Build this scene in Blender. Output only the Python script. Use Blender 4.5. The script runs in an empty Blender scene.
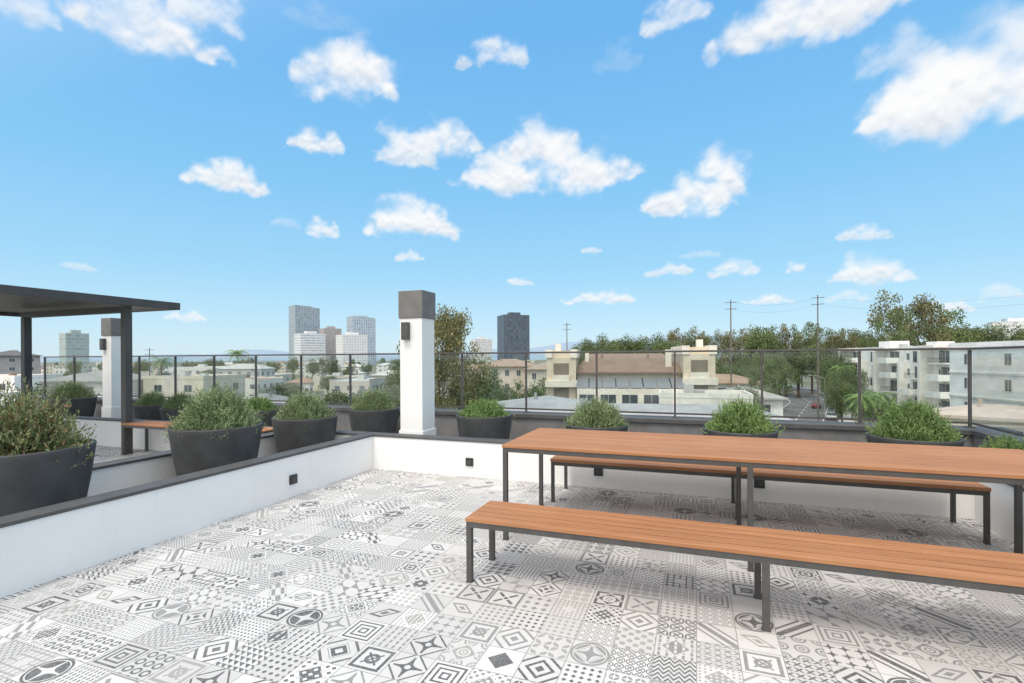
import bpy, math, random
import numpy as np
from mathutils import Vector, Matrix

random.seed(7); rng = np.random.default_rng(7)
scene = bpy.context.scene
COL = scene.collection
YAW = math.radians(20.1)
CS, SN = math.cos(YAW), math.sin(YAW)
GZ = -11.0

def survey(t, d):
    """tangent of bearing from the view axis, distance along it -> world x,y"""
    return (d*(t*CS-SN), d*(t*SN+CS))

# ------------------------------------------------------------ node maths
class S:
    def __init__(s, nt, sock): s.nt=nt; s.s=sock
    def _o(s, op, *a):
        n=s.nt.nodes.new('ShaderNodeMath'); n.operation=op
        for i,v in enumerate((s,)+a):
            if isinstance(v,S): s.nt.links.new(v.s,n.inputs[i])
            else: n.inputs[i].default_value=v
        return S(s.nt,n.outputs[0])
    def __add__(s,o): return s._o('ADD',o)
    def __sub__(s,o): return s._o('SUBTRACT',o)
    def __mul__(s,o): return s._o('MULTIPLY',o)
    def __truediv__(s,o): return s._o('DIVIDE',o)
    def gt(s,o): return s._o('GREATER_THAN',o)
    def lt(s,o): return s._o('LESS_THAN',o)
    def abs(s): return s._o('ABSOLUTE')
    def fr(s): return s._o('FRACT')
    def fl(s): return s._o('FLOOR')
    def mx(s,o): return s._o('MAXIMUM',o)
    def mn(s,o): return s._o('MINIMUM',o)
    def sin(s): return s._o('SINE')
    def sq(s): return s*s
    def sqrt(s): return s._o('SQRT')
    def inv(s): return (s*-1.0)+1.0
def ss(x,a,b):
    n=x.nt.nodes.new('ShaderNodeMapRange'); n.interpolation_type='SMOOTHSTEP'
    x.nt.links.new(x.s,n.inputs[0]); n.inputs[1].default_value=a; n.inputs[2].default_value=b
    return S(x.nt,n.outputs[0])
def mixc(nt,f,a,b,mode='MIX'):
    n=nt.nodes.new('ShaderNodeMix'); n.data_type='RGBA'; n.blend_type=mode
    for sock,v in ((n.inputs[0],f),(n.inputs[6],a),(n.inputs[7],b)):
        if isinstance(v,S): nt.links.new(v.s,sock)
        elif isinstance(v,(int,float)): sock.default_value=v
        elif isinstance(v,tuple): sock.default_value=(v+(1,))[:4]
        else: nt.links.new(v,sock)
    return n.outputs[2]
def noise(nt,vec,scale,detail=3,rough=.5):
    n=nt.nodes.new('ShaderNodeTexNoise'); n.inputs['Scale'].default_value=scale
    n.inputs['Detail'].default_value=detail; n.inputs['Roughness'].default_value=rough
    if vec is not None: nt.links.new(vec,n.inputs['Vector'])
    return S(nt,n.outputs[0])
def newmat(name):
    m=bpy.data.materials.new(name); m.use_nodes=True
    nt=m.node_tree; b=nt.nodes['Principled BSDF']
    return m,nt,b
def objc(nt):
    return nt.nodes.new('ShaderNodeTexCoord').outputs['Object']

def mat(name,col,rough=.6,var=.12,scale=3.0,metal=0.0,bump=0.0,spec=None,stretch=None,detail=4):
    m,nt,b=newmat(name); tc=objc(nt)
    if stretch:
        mp=nt.nodes.new('ShaderNodeMapping'); mp.inputs['Scale'].default_value=stretch
        nt.links.new(tc,mp.inputs[0]); tc=mp.outputs[0]
    n=noise(nt,tc,scale,detail,.6)
    lo=tuple(c*(1-var) for c in col); hi=tuple(min(1,c*(1+var)) for c in col)
    c=mixc(nt,ss(n,.3,.7),lo,hi)
    nt.links.new(c,b.inputs['Base Color']); b.inputs['Roughness'].default_value=rough
    b.inputs['Metallic'].default_value=metal
    if spec is not None: b.inputs['Specular IOR Level'].default_value=spec
    if bump:
        bp=nt.nodes.new('ShaderNodeBump'); bp.inputs['Strength'].default_value=bump
        bp.inputs['Distance'].default_value=.01
        nt.links.new(n.s,bp.inputs['Height']); nt.links.new(bp.outputs[0],b.inputs['Normal'])
    return m

def stucco():
    m,nt,b=newmat('white_stucco'); tc=objc(nt)
    n=noise(nt,tc,1.6,4,.6); f=noise(nt,tc,120,2,.6)
    mp=nt.nodes.new('ShaderNodeMapping'); mp.inputs['Scale'].default_value=(6,6,.5); nt.links.new(tc,mp.inputs[0])
    st=noise(nt,mp.outputs[0],1.5,4,.6)
    c=mixc(nt,ss(n,.3,.75)*.5,(.84,.835,.825),(.78,.775,.765))
    c=mixc(nt,ss(st,.55,.85)*.25,c,(.60,.58,.55))
    nt.links.new(c,b.inputs['Base Color']); b.inputs['Roughness'].default_value=.85
    bp=nt.nodes.new('ShaderNodeBump'); bp.inputs['Strength'].default_value=.25; bp.inputs['Distance'].default_value=.004
    nt.links.new(f.s,bp.inputs['Height']); nt.links.new(bp.outputs[0],b.inputs['Normal']); return m
M_white = stucco()
M_cope  = mat('dark_coping',(.080,.081,.083),.6,.15,6,bump=.1)
M_dark  = mat('charcoal_render',(.17,.17,.172),.8,.15,4,bump=.1)
M_pot   = mat('charcoal_pot',(.055,.056,.058),.62,.18,5,bump=.1)
M_soil  = mat('soil',(.07,.05,.035),.95,.4,30,bump=.6)
M_steel = mat('dark_steel',(.075,.072,.07),.5,.15,8)
M_perg  = mat('bronze_metal',(.065,.063,.062),.45,.12,5)
M_pcap  = mat('pillar_cap_metal',(.17,.16,.155),.55,.12,5)
M_black = mat('black_plastic',(.03,.03,.03),.4,.1,8)
M_gravel= mat('gravel',(.24,.23,.22),.95,.5,40,bump=.8)
M_bark  = mat('bark',(.13,.10,.075),.9,.35,8,bump=.5)
M_winf  = mat('window_frame_paint',(.6,.6,.58),.6,.05,5)
M_stem  = mat('stem',(.12,.085,.055),.9,.3,20)

def glassmat():
    m,nt,b=newmat('railing_glass')
    nt.nodes.remove(b); out=nt.nodes['Material Output']
    tr=nt.nodes.new('ShaderNodeBsdfTransparent'); tr.inputs[0].default_value=(.89,.93,.925,1)
    gl=nt.nodes.new('ShaderNodeBsdfGlossy'); gl.inputs['Roughness'].default_value=.03
    fr=nt.nodes.new('ShaderNodeFresnel'); fr.inputs[0].default_value=1.45
    m2=nt.nodes.new('ShaderNodeMixShader')
    f=(S(nt,fr.outputs[0])*1.1).mn(.25)
    nt.links.new(f.s,m2.inputs[0]); nt.links.new(tr.outputs[0],m2.inputs[1]); nt.links.new(gl.outputs[0],m2.inputs[2])
    nt.links.new(m2.outputs[0],out.inputs[0]); return m
M_glass=glassmat()
def paneglass():
    m,nt,b=newmat('window_pane'); n=noise(nt,objc(nt),.8,2)
    nt.links.new(mixc(nt,n,(.03,.04,.05),(.14,.16,.18)),b.inputs['Base Color'])
    b.inputs['Roughness'].default_value=.12; return m
M_pane=paneglass()

def woodmat():
    m,nt,b=newmat('composite_wood'); tc=objc(nt)
    mp=nt.nodes.new('ShaderNodeMapping'); mp.inputs['Scale'].default_value=(1.2,30,30); nt.links.new(tc,mp.inputs[0])
    g=noise(nt,mp.outputs[0],1.5,6,.65)
    big=noise(nt,tc,1.3,3)
    isl=nt.nodes.new('ShaderNodeNewGeometry').outputs['Random Per Island']
    c=mixc(nt,ss(g,.3,.7),(.32,.14,.062),(.46,.22,.105))
    c=mixc(nt,ss(big,.35,.7)*.35,c,(.50,.265,.14))
    c=mixc(nt,S(nt,isl)*.42,c,(.25,.108,.048))
    nt.links.new(c,b.inputs['Base Color']); b.inputs['Roughness'].default_value=.6
    b.inputs['Specular IOR Level'].default_value=.25
    bp=nt.nodes.new('ShaderNodeBump'); bp.inputs['Strength'].default_value=.15; bp.inputs['Distance'].default_value=.004
    nt.links.new(g.s,bp.inputs['Height']); nt.links.new(bp.outputs[0],b.inputs['Normal'])
    return m
M_wood=woodmat()

def tilemat():
    m,nt,b=newmat('patchwork_tile'); tc=objc(nt)
    sp=nt.nodes.new('ShaderNodeSeparateXYZ'); nt.links.new(tc,sp.inputs[0])
    T=.203
    X=S(nt,sp.outputs[0])/T+200.0; Y=S(nt,sp.outputs[1])/T+200.13
    cx,cy=X.fl(),Y.fl(); u0=X.fr()-.5; v0=Y.fr()-.5
    def rnd(seed):
        cb=nt.nodes.new('ShaderNodeCombineXYZ'); nt.links.new(cx.s,cb.inputs[0]); nt.links.new(cy.s,cb.inputs[1]); cb.inputs[2].default_value=seed
        w=nt.nodes.new('ShaderNodeTexWhiteNoise'); w.noise_dimensions='3D'; nt.links.new(cb.outputs[0],w.inputs['Vector'])
        se=nt.nodes.new('ShaderNodeSeparateColor'); nt.links.new(w.outputs['Color'],se.inputs[0])
        return S(nt,w.outputs['Value']),S(nt,se.outputs[0]),S(nt,se.outputs[1]),S(nt,se.outputs[2])
    r0,r1,r2,r3=rnd(.5); q0,q1,q2,q3=rnd(7.5)
    sw=r1.gt(.5); fl=(r2.gt(.5)*2.0)-1.0
    u=(u0*sw.inv()+v0*sw)*fl; v=v0*sw.inv()+u0*sw
    au,av=u.abs(),v.abs(); mx=au.mx(av); L=(u.sq()+v.sq()).sqrt(); dia=au+av
    ks=(q0.gt(.5)*.5)+.85                       # motif scale changes from tile to tile
    us,vs=u*ks,v*ks
    def cell(k,off=20.0):
        a=(us*k+off).fr()-.5; c=(vs*k+off).fr()-.5
        return a,c
    def petals(a,c,k1,k2):                      # four petal flower
        rr=(a.sq()+c.sq()).sqrt(); return ((a.abs()*c.abs()).gt(k1)*rr.lt(k2))
    pats=[]
    pats.append((mx*7.0+.1).fr().gt(.58)*mx.lt(.42))                                    # concentric squares
    a,c=cell(6.0); pats.append((a.sq()+c.sq()).lt(.07))                                 # dots
    a,c=cell(2.5,20.5); pats.append(petals(a,c,.012,.42))                               # flowers
    a,c=cell(2.5,20.5); rr=(a.sq()+c.sq()).sqrt(); pats.append((rr-.33).abs().lt(.06).mx((rr-.12).abs().lt(.05)))  # rosettes
    a,c=cell(4.0,20.5); pats.append((a.abs()+c.abs()).lt(.34))                          # diamonds
    a,c=cell(4.0); pats.append((a+c).gt(.1))                                            # triangles
    pats.append(((au-av).abs().lt(.07)*L.gt(.12)*L.lt(.42)).mx(L.lt(.07)).mx((mx-.45).abs().lt(.025)))  # star
    a,c=cell(4.0,20.5); rr=(a.sq()+c.sq()).sqrt(); pats.append((rr-.33).abs().lt(.09))          # rings
    a=(us*5.0+20.0).fr()-.5; pats.append((vs*7.0+a.abs()*2.0+20.0).fr().gt(.58))        # zigzag
    pats.append((dia-.33).abs().lt(.055).mx(dia.lt(.13)).mx((dia-.64).abs().lt(.05)))   # diamond frame
    a,c=cell(4.0); k=((a+.5).sq()+(c+.5).sq()).sqrt(); pats.append((k*2.0).fr().gt(.6)) # fish scale
    a,c=cell(6.0,20.5); pats.append(a.abs().lt(.12).mx(c.abs().lt(.12))*dia.gt(.2))     # mesh
    pats.append(((au*av).lt(.011)*L.gt(.08)*mx.lt(.4)).mx((dia-.55).abs().lt(.035)))    # cross
    a,c=cell(3.5,20.5); pats.append(((a.abs()*c.abs()).lt(.016)*(a.abs().mx(c.abs())).lt(.40))) # small plus
    pats.append(((us*22.0).sin()*(vs*22.0+1.0).sin()).gt(.22))
    a,c=cell(6.0,20.5); pats.append((c.abs().lt(.17)*a.abs().lt(.38)))                  # dashes
    a,c=cell(2.0); pats.append((a*c).gt(0.0)*((a.abs()+c.abs()).gt(.45)))               # corner checks
    pats.append(((u-v).abs().lt(.11)).mx(((u-v).abs()-.31).abs().lt(.045)))             # diagonal ribbon
    a,c=cell(3.0,20.5); rr=(a.sq()+c.sq()).sqrt(); pats.append(((rr-.42).abs().lt(.055)).mx(((a.abs()-c.abs()).abs().lt(.075))*rr.lt(.32)))  # petals in rings
    pats.append(petals(u,v,.008,.40).mx((L-.46).abs().lt(.03)))                          # large flower in ring
    pats.append((mx.gt(.33)*mx.lt(.42)).mx(L.lt(.2)*L.gt(.1)).mx(((au-av).abs().lt(.04))*L.lt(.3)))   # framed medallion
    a=u+v*.5; pats.append(((a.abs()+v.abs()*.6).gt(.18)*(a.abs()+v.abs()*.6).lt(.26)).mx((a.abs()+v.abs()*.6).lt(.09)))  # slanted lozenge
    a,c=cell(5.0,20.5); pats.append(((a.abs()-c.abs()).abs().lt(.12))*((a.abs()).lt(.36)))  # little crosses
    n=len(pats); idx=(r0*(float(n)+.5)).fl(); tot=None
    for i,p in enumerate(pats):
        t=p*((idx-float(i)).abs().lt(.4)); tot=t if tot is None else tot+t
    # some tiles carry an inverted central medallion
    med=(r3.gt(.74)*dia.lt(.34)); tot=(tot-med).abs()
    rim=(r3.gt(.74)*((dia-.39).abs().lt(.03))); tot=tot*rim.inv()
    nz=noise(nt,tc,9,4,.65); nz2=noise(nt,tc,70,2,.6); nz3=noise(nt,tc,.9,2,.5)
    base=mixc(nt,q1,(.51,.505,.495),(.65,.645,.635))
    dark=mixc(nt,q3.gt(.38),(.22,.22,.22),(.066,.068,.073))
    dark=mixc(nt,q3.gt(.84),dark,(.31,.30,.285))
    c=mixc(nt,tot*(ss(nz2,.2,.6)*.25+.70),base,dark)
    c=mixc(nt,ss(nz,.35,.75)*.22,c,(.39,.38,.37))
    c=mixc(nt,ss(nz3,.45,.75)*.12,c,(.32,.315,.31))
    gr=u0.abs().mx(v0.abs()).gt(.488)
    c=mixc(nt,gr,c,(.29,.285,.28))
    nt.links.new(c,b.inputs['Base Color'])
    nt.links.new((nz*.25+.48).s,b.inputs['Roughness']); b.inputs['Specular IOR Level'].default_value=.32
    return m
M_tile=tilemat()

def gridmat(name,wall,glass,pw,ph,fw,fh,rough=.6):
    m,nt,b=newmat(name); tc=objc(nt)
    sp=nt.nodes.new('ShaderNodeSeparateXYZ'); nt.links.new(tc,sp.inputs[0])
    tx=nt.nodes.new('ShaderNodeTexCoord'); sn=nt.nodes.new('ShaderNodeSeparateXYZ'); nt.links.new(tx.outputs['Normal'],sn.inputs[0])
    nx=S(nt,sn.outputs[0]).abs().gt(.5); nzz=S(nt,sn.outputs[2]).abs().gt(.5)
    x,y,z=[S(nt,sp.outputs[i]) for i in range(3)]
    u=x*nx.inv()+y*nx
    U=u/pw+100.5; Z=z/ph+100.0
    w=((U.fr()-.5).abs().lt(fw/2))*((Z.fr()-.5).abs().lt(fh/2))*nzz.inv()
    cb=nt.nodes.new('ShaderNodeCombineXYZ'); nt.links.new(U.fl().s,cb.inputs[0]); nt.links.new(Z.fl().s,cb.inputs[1])
    wn=nt.nodes.new('ShaderNodeTexWhiteNoise'); nt.links.new(cb.outputs[0],wn.inputs['Vector'])
    g=mixc(nt,S(nt,wn.outputs['Value'])*.6,glass,tuple(min(1,c*1.9+.04) for c in glass))
    n=noise(nt,tc,.3,3)
    wl=mixc(nt,n,tuple(c*.85 for c in wall),wall)
    nt.links.new(mixc(nt,w,wl,g),b.inputs['Base Color']); b.inputs['Roughness'].default_value=rough
    return m

def leafmat(name,dark,light,tip=None,tipf=.93):
    m,nt,b=newmat(name); tc=objc(nt)
    isl=S(nt,nt.nodes.new('ShaderNodeNewGeometry').outputs['Random Per Island'])
    oi=S(nt,nt.nodes.new('ShaderNodeObjectInfo').outputs['Random'])
    n=noise(nt,tc,5,1)
    f=(ss(n,.35,.65)*.5+isl*.5)
    c=mixc(nt,f,dark,light)
    c=mixc(nt,oi*.3,c,tuple(x*.6 for x in dark))
    if tip: c=mixc(nt,isl.gt(tipf),c,tip)
    nt.links.new(c,b.inputs['Base Color']); b.inputs['Roughness'].default_value=.65
    b.inputs['Specular IOR Level'].default_value=.2
    return m
L_shrub=leafmat('leaf_greygreen',(.13,.19,.085),(.35,.44,.23))
L_red  =leafmat('leaf_olive',(.12,.145,.06),(.32,.37,.18),(.34,.20,.11),.88)
L_green=leafmat('leaf_bright',(.11,.19,.055),(.30,.42,.16))
L_tree =leafmat('leaf_tree',(.075,.115,.045),(.22,.27,.11))
L_olive=leafmat('leaf_euc',(.11,.118,.055),(.28,.275,.135),(.32,.23,.12))
L_airy =leafmat('leaf_airy',(.11,.118,.05),(.31,.30,.14),(.38,.28,.14))
L_far  =leafmat('leaf_far',(.10,.14,.08),(.245,.285,.16))

# ------------------------------------------------------------ mesh tools
class MB:
    def __init__(s): s.v=[]; s.f=[]; s.m=[]
    def box(s,x0,x1,y0,y1,z0,z1,mi=0):
        b=len(s.v); s.v+=[(x0,y0,z0),(x1,y0,z0),(x1,y1,z0),(x0,y1,z0),(x0,y0,z1),(x1,y0,z1),(x1,y1,z1),(x0,y1,z1)]
        for q in ((0,3,2,1),(4,5,6,7),(0,1,5,4),(1,2,6,5),(2,3,7,6),(3,0,4,7)): s.f.append(tuple(b+i for i in q)); s.m.append(mi)
        return s
    def face(s,pts,mi=0):
        b=len(s.v); s.v+=list(pts); s.f.append(tuple(range(b,b+len(pts)))); s.m.append(mi); return s
    def tube(s,p0,p1,r0,r1,n=8,mi=0,caps=True):
        p0,p1=Vector(p0),Vector(p1); d=(p1-p0).normalized()
        a=d.orthogonal().normalized(); c=d.cross(a); b=len(s.v)
        for p,r in ((p0,r0),(p1,r1)):
            for i in range(n):
                t=2*math.pi*i/n; q=p+(a*math.cos(t)+c*math.sin(t))*r; s.v.append(tuple(q))
        for i in range(n): j=(i+1)%n; s.f.append((b+i,b+j,b+n+j,b+n+i)); s.m.append(mi)
        if caps: s.f.append(tuple(b+i for i in reversed(range(n)))); s.m.append(mi); s.f.append(tuple(b+n+i for i in range(n))); s.m.append(mi)
        return s
    def lathe(s,prof,n=40,mi=0):
        b=len(s.v)
        for r,z in prof:
            for i in range(n): t=2*math.pi*i/n; s.v.append((r*math.cos(t),r*math.sin(t),z))
        for k in range(len(prof)-1):
            for i in range(n):
                j=(i+1)%n; s.f.append((b+k*n+i,b+k*n+j,b+(k+1)*n+j,b+(k+1)*n+i)); s.m.append(mi)
        return s
    def data(s,name,mats,smooth=False,bevel=0):
        me=bpy.data.meshes.new(name); me.from_pydata(s.v,[],s.f); 
        for m in mats: me.materials.append(m)
        me.polygons.foreach_set('material_index',s.m)
        if smooth: me.polygons.foreach_set('use_smooth',[True]*len(s.f))
        me.update(); return me
def obj(name,me,parent=None,loc=(0,0,0),rot=0,label=None,cat=None,group=None,kind=None,bevel=0,scale=None):
    o=bpy.data.objects.new(name,me); COL.objects.link(o); o.location=loc; o.rotation_euler=(0,0,rot)
    if scale: o.scale=scale
    if parent: o.parent=parent
    if label: o['label']=label
    if cat: o['category']=cat
    if group: o['group']=group
    if kind: o['kind']=kind
    if bevel:
        b=o.modifiers.new('bevel','BEVEL'); b.width=bevel; b.segments=2; b.limit_method='ANGLE'
    return o
def empty(name,loc,rot,label,cat,group=None,scale=None):
    o=bpy.data.objects.new(name,None); COL.objects.link(o); o.location=loc; o.rotation_euler=(0,0,rot); o.empty_display_size=.2
    if scale: o.scale=scale
    o['label']=label; o['category']=cat
    if group: o['group']=group
    return o

# ------------------------------------------------------------ terrace
def sheet(name,x0,x1,y0,y1,z,m,kind='structure'):
    return obj(name,MB().face([(x0,y0,z),(x1,y0,z),(x1,y1,z),(x0,y1,z)]).data(name,[m]),kind=kind)
sheet('terrace_floor',-4.14,2.41,-4,5.76,0,M_tile)
sheet('terrace_floor',-12.4,-5.62,-4,5.76,0,M_tile)
sheet('planting_strip_floor',-16.2,3.3,5.93,7.65,-.01,M_gravel)
sheet('planting_strip_floor',-5.45,-4.32,-4,5.92,-.01,M_gravel)
sheet('planting_strip_floor',2.58,3.3,-4,5.92,-.01,M_gravel)
M_host=gridmat('host_facade',(.6,.6,.58),(.05,.06,.07),3.2,3.0,.45,.5)
obj('apartment_building',MB().box(-16.3,3.6,-14,8.0,0,10.97).data('host',[M_host]),loc=(0,0,GZ),label='white stucco apartment block carrying the tiled roof terrace',cat='building')

def low_wall(x0,x1,y0,y1,h,cope,label,ct=.028,z0=0,body=None):
    e=empty('low_wall',((x0+x1)/2,(y0+y1)/2,z0),0,label,'wall',group='low terrace walls')
    ox,oy=(x0+x1)/2,(y0+y1)/2
    obj('wall_body',MB().box(x0-ox,x1-ox,y0-oy,y1-oy,0,h-ct).data('wall_body',[body or M_white]),e)
    c=cope; obj('coping',MB().box(c[0]-ox,c[1]-ox,c[2]-oy,c[3]-oy,h-ct,h).data('coping',[M_cope]),e,bevel=.004)
    return e
WH=.47
low_wall(-4.30,-4.13,-4,5.92,WH,(-4.312,-4.118,-4,5.932),'white stucco low wall with dark metal coping beside planters')
low_wall(-4.128,2.57,5.75,5.92,WH,(-4.116,2.585,5.738,5.932),'white stucco low wall with dark coping behind the tables')
low_wall(2.40,2.57,-4,5.748,WH,(2.388,2.585,-4,5.736),'white stucco low wall with dark coping at table end')
low_wall(-5.62,-5.44,-4,5.748,WH,(-5.635,-5.425,-4,5.736),'white low wall with dark coping edging second patio')
low_wall(-12.6,-4.32,5.75,5.92,WH,(-12.6,-4.32,5.738,5.932),'white low wall with dark coping behind slatted bench')
low_wall(-16.3,3.6,7.62,7.98,.60,(-16.3,3.62,7.58,8.02),'charcoal outer parapet with dark coping under glass railing',ct=.06,body=M_dark)
low_wall(3.16,3.50,-4,7.618,.60,(3.13,3.54,-4,7.578),'charcoal outer parapet with dark coping under side railing',ct=.06,body=M_dark)

# step lights
me=MB().box(-.05,.05,-.02,0,-.05,.05,0).box(-.03,.03,-.026,-.02,-.028,.02,1).data('step_light',[M_black,M_pot])
for x,y,rot in ((-2.68,5.75,0),(-1.05,5.75,0),(.62,5.75,0),(-4.13,4.3,math.pi/2),(-4.13,-1.5,math.pi/2)):
    obj('step_light',me,loc=(x,y,.19),rot=rot,label='small square black step light set in white wall',cat='light',group='step lights')

# pillars
def pillar(x,y,w,ztop,label):
    e=empty('pillar',(x,y,0),0,label,'pillar',group='white pillars')
    h=w/2; obj('shaft',MB().box(-h,h,-h,h,.5,ztop-.38).data('shaft',[M_white]),e,bevel=.005)
    k=h+.015; obj('cap',MB().box(-k,k,-k,k,ztop-.38,ztop).data('cap',[M_pcap]),e,bevel=.006)
    obj('base_trim',MB().box(-k,k,-k,k,.0,.5).data('base_trim',[M_white]),e,bevel=.005)
    lm=MB().box(-.05,.05,-.075,0,-.12,.12,0).box(-.038,.038,-.065,-.012,-.125,-.12,1)
    obj('wall_lamp',lm.data('wall_lamp',[M_steel,M_winf]),loc=(x-.06,y-h,ztop-.56),label='small dark box wall lamp on white pillar',cat='lamp',group='pillar lamps',bevel=.004)
pillar(-3.69,6.19,.35,2.44,'square white pillar with grey metal cap beside low wall')
pillar(-11.80,7.2,.29,2.40,'slim square white pillar with grey cap behind pergola post')

# railing
def railing(p0,p1,n,z0,z1,label,first=0):
    p0,p1=Vector(p0),Vector(p1); L=(p1-p0).length; rot=math.atan2(p1.y-p0.y,p1.x-p0.x)
    e=empty('glass_railing',(p0.x,p0.y,z0),rot,label,'railing',group='glass railings')
    h=z1-z0; pm=MB().box(-.014,.014,-.02,.02,0,h-.03).box(-.045,.045,-.045,.045,.0,.012).data('post',[M_steel])
    st=L/n; gm=MB().box(.03,st-.03,-.006,.006,.07,h-.04).data('glass_panel',[M_glass])
    for i in range(first,n+1): obj('post',pm,e,loc=(i*st,0,0))
    for i in range(n): obj('glass_panel',gm,e,loc=(i*st,0,0))
    obj('handrail',MB().box(0 if first else -.03,L+.03,-.022,.022,h-.028,h).data('handrail',[M_steel]),e,bevel=.004)
    obj('bottom_rail',MB().box(.026,L-.026,-.012,.012,.045,.07).data('bottom_rail',[M_steel]),e)
railing((-15.51,7.85),(3.23,7.85),16,.60,1.60,'clear glass railing with dark posts above the far parapet')
railing((3.235,7.825),(3.235,-3.8),8,.60,1.60,'clear glass railing with dark posts above side parapet',1)

# pots & shrubs
def potmesh(R,H):
    pr=[(0,0),(R*.66,0),(R*.70,.015),(R*.83,H*.35),(R*.93,H*.68),(R*.985,H*.93),(R,H-.01),(R-.004,H),(R-.03,H),(R-.036,H-.02),(R-.05,H-.07)]
    m=MB().lathe(pr,48,0); return m.lathe([(R-.05,H-.07),(R*.5,H-.04),(0,H-.03)],48,1).data('planter_pot',[M_pot,M_soil],smooth=True)
def leaf_arrays(C,D,Ln,W):
    N=len(C); r=rng.normal(size=(N,3)); s=np.cross(D,r); s/=np.linalg.norm(s,axis=1)[:,None]+1e-9
    Ln=np.asarray(Ln).reshape(-1,1); W=np.asarray(W).reshape(-1,1)
    return np.stack([C-D*Ln*.5,C+s*W*.5,C+D*Ln*.5,C-s*W*.5],1).reshape(-1,3)
def add_leaves(name,v,mats,mb=None):
    n0=len(mb.v) if mb else 0
    nq=len(v)//4
    verts=(mb.v if mb else [])+[tuple(x) for x in v.tolist()]
    faces=(mb.f if mb else [])+[(n0+4*i,n0+4*i+1,n0+4*i+2,n0+4*i+3) for i in range(nq)]
    mi=(mb.m if mb else [])+[0]*nq
    me=bpy.data.meshes.new(name); me.from_pydata(verts,[],faces)
    for m in mats: me.materials.append(m)
    me.polygons.foreach_set('material_index',mi); me.update(); return me
def unit(a): return a/(np.linalg.norm(a,axis=1)[:,None]+1e-9)
def shrub_mesh(name,leaf,R=.46,H=.5,ns=1100,k=12,ll=.03,lw=.010,loose=0.0):
    """rounded dome of short upright leafy twigs with an uneven outline"""
    mb=MB()
    dirs=unit(rng.normal(size=(ns,3))*np.array([1,1,.9])+np.array([0,0,.45])); dirs[:,2]=np.abs(dirs[:,2])-.10*rng.random(ns)
    lum=1+.10*np.sin(dirs[:,0]*6+1.3)*np.cos(dirs[:,1]*7)+.06*np.sin(dirs[:,2]*9)+(.07+.09*loose)*rng.normal(size=ns)
    rad=np.clip(.45+.55*rng.random(ns)**.45,0,1)*lum
    tip=dirs*np.array([R,R,H])*rad[:,None]
    L=.08+.06*rng.random(ns)+.04*loose
    dd=unit(dirs*.8+np.array([0,0,.75])+rng.normal(size=(ns,3))*(.30))
    base=tip-dd*L[:,None]
    Cs=[];Ds=[]
    for j in range(k):
        f=(j+.5)/k
        p=base+dd*(L*f)[:,None]
        out=unit(rng.normal(size=(ns,3))); ld=unit(dd*1.3+out)
        Cs.append(p+ld*ll*.5); Ds.append(ld)
    C=np.concatenate(Cs); D=np.concatenate(Ds)
    keep=C[:,2]>-.07; C=C[keep]; D=D[keep]
    v=leaf_arrays(C,D,ll*(.7+.6*rng.random(len(C))),lw*(.8+.5*rng.random(len(C))))
    for i in range(0,ns,9):
        b=base[i]*np.array([.3,.3,0])
        mb.tube(tuple(b+np.array([0,0,-.05])),tuple(tip[i]*.97),.005,.002,4,1,caps=False)
    return add_leaves(name,v,[leaf,M_stem],mb)
SH=[shrub_mesh('shrub_a',L_shrub,.42,.46,3400,12,.026,.0065),shrub_mesh('shrub_b',L_shrub,.38,.38,2900,12,.026,.0065),
    shrub_mesh('shrub_c',L_red,.43,.46,2400,12,.030,.010,loose=.9),shrub_mesh('shrub_d',L_green,.39,.38,2500,12,.030,.009,loose=.4)]
PM=potmesh(.45,.68); PMs=potmesh(.33,.60)
def planter(x,y,kind,sc,label,small=False,ps=1.0,hz=None):
    hz=hz or ps
    obj('planter_pot',PMs if small else PM,loc=(x,y,0),label='dark charcoal round tapered planter on the terrace edge',cat='planter',group='round planters',scale=(ps,ps,hz))
    obj('shrub',SH[kind],loc=(x,y,(.61 if not small else .53)*hz),rot=random.random()*6,label=label,cat='shrub',group='planted shrubs',scale=sc)
planter(-4.93,2.33,2,(.92,.92,1.05),'loose olive shrub with reddish tips in charcoal planter',ps=1.03,hz=1.22)
planter(-4.93,4.04,0,(1.0,1.0,1.08),'dense grey-green rounded shrub in charcoal planter',ps=1.0,hz=1.15)
planter(-4.98,5.42,1,(.97,.97,1.0),'grey-green rounded shrub in charcoal planter',ps=.93,hz=1.06)
planter(-5.0,7.0,1,(.95,.95,.95),'small grey-green shrub in charcoal planter',ps=.92,hz=1.0)
planter(-2.84,6.6,3,(.92,.92,.75),'low bright green shrub in charcoal planter',ps=.9,hz=1.02)
planter(-1.23,6.6,1,(1.04,1.04,1.0),'rounded grey-green shrub in charcoal planter',ps=.92)
planter(.50,6.6,3,(.94,.94,1.08),'leafy green shrub in charcoal planter',ps=.93)
planter(2.22,6.6,3,(.94,.94,1.15),'leafy green shrub in charcoal planter',ps=.93)
planter(2.88,6.30,3,(.6,.6,.85),'small leafy green shrub near the railing corner',True,ps=.72)
planter(-10.3,7.0,1,(.8,.8,.85),'small grey-green shrub near pergola post',True)
planter(-9.1,6.7,1,(.8,.8,.9),'small grey-green shrub near pergola post',True)
planter(-12.9,7.0,0,(.9,.9,.9),'rounded grey-green shrub beside white pillar')
planter(-7.3,6.8,3,(.8,.8,.8),'small green shrub beyond slatted bench',True)
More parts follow.
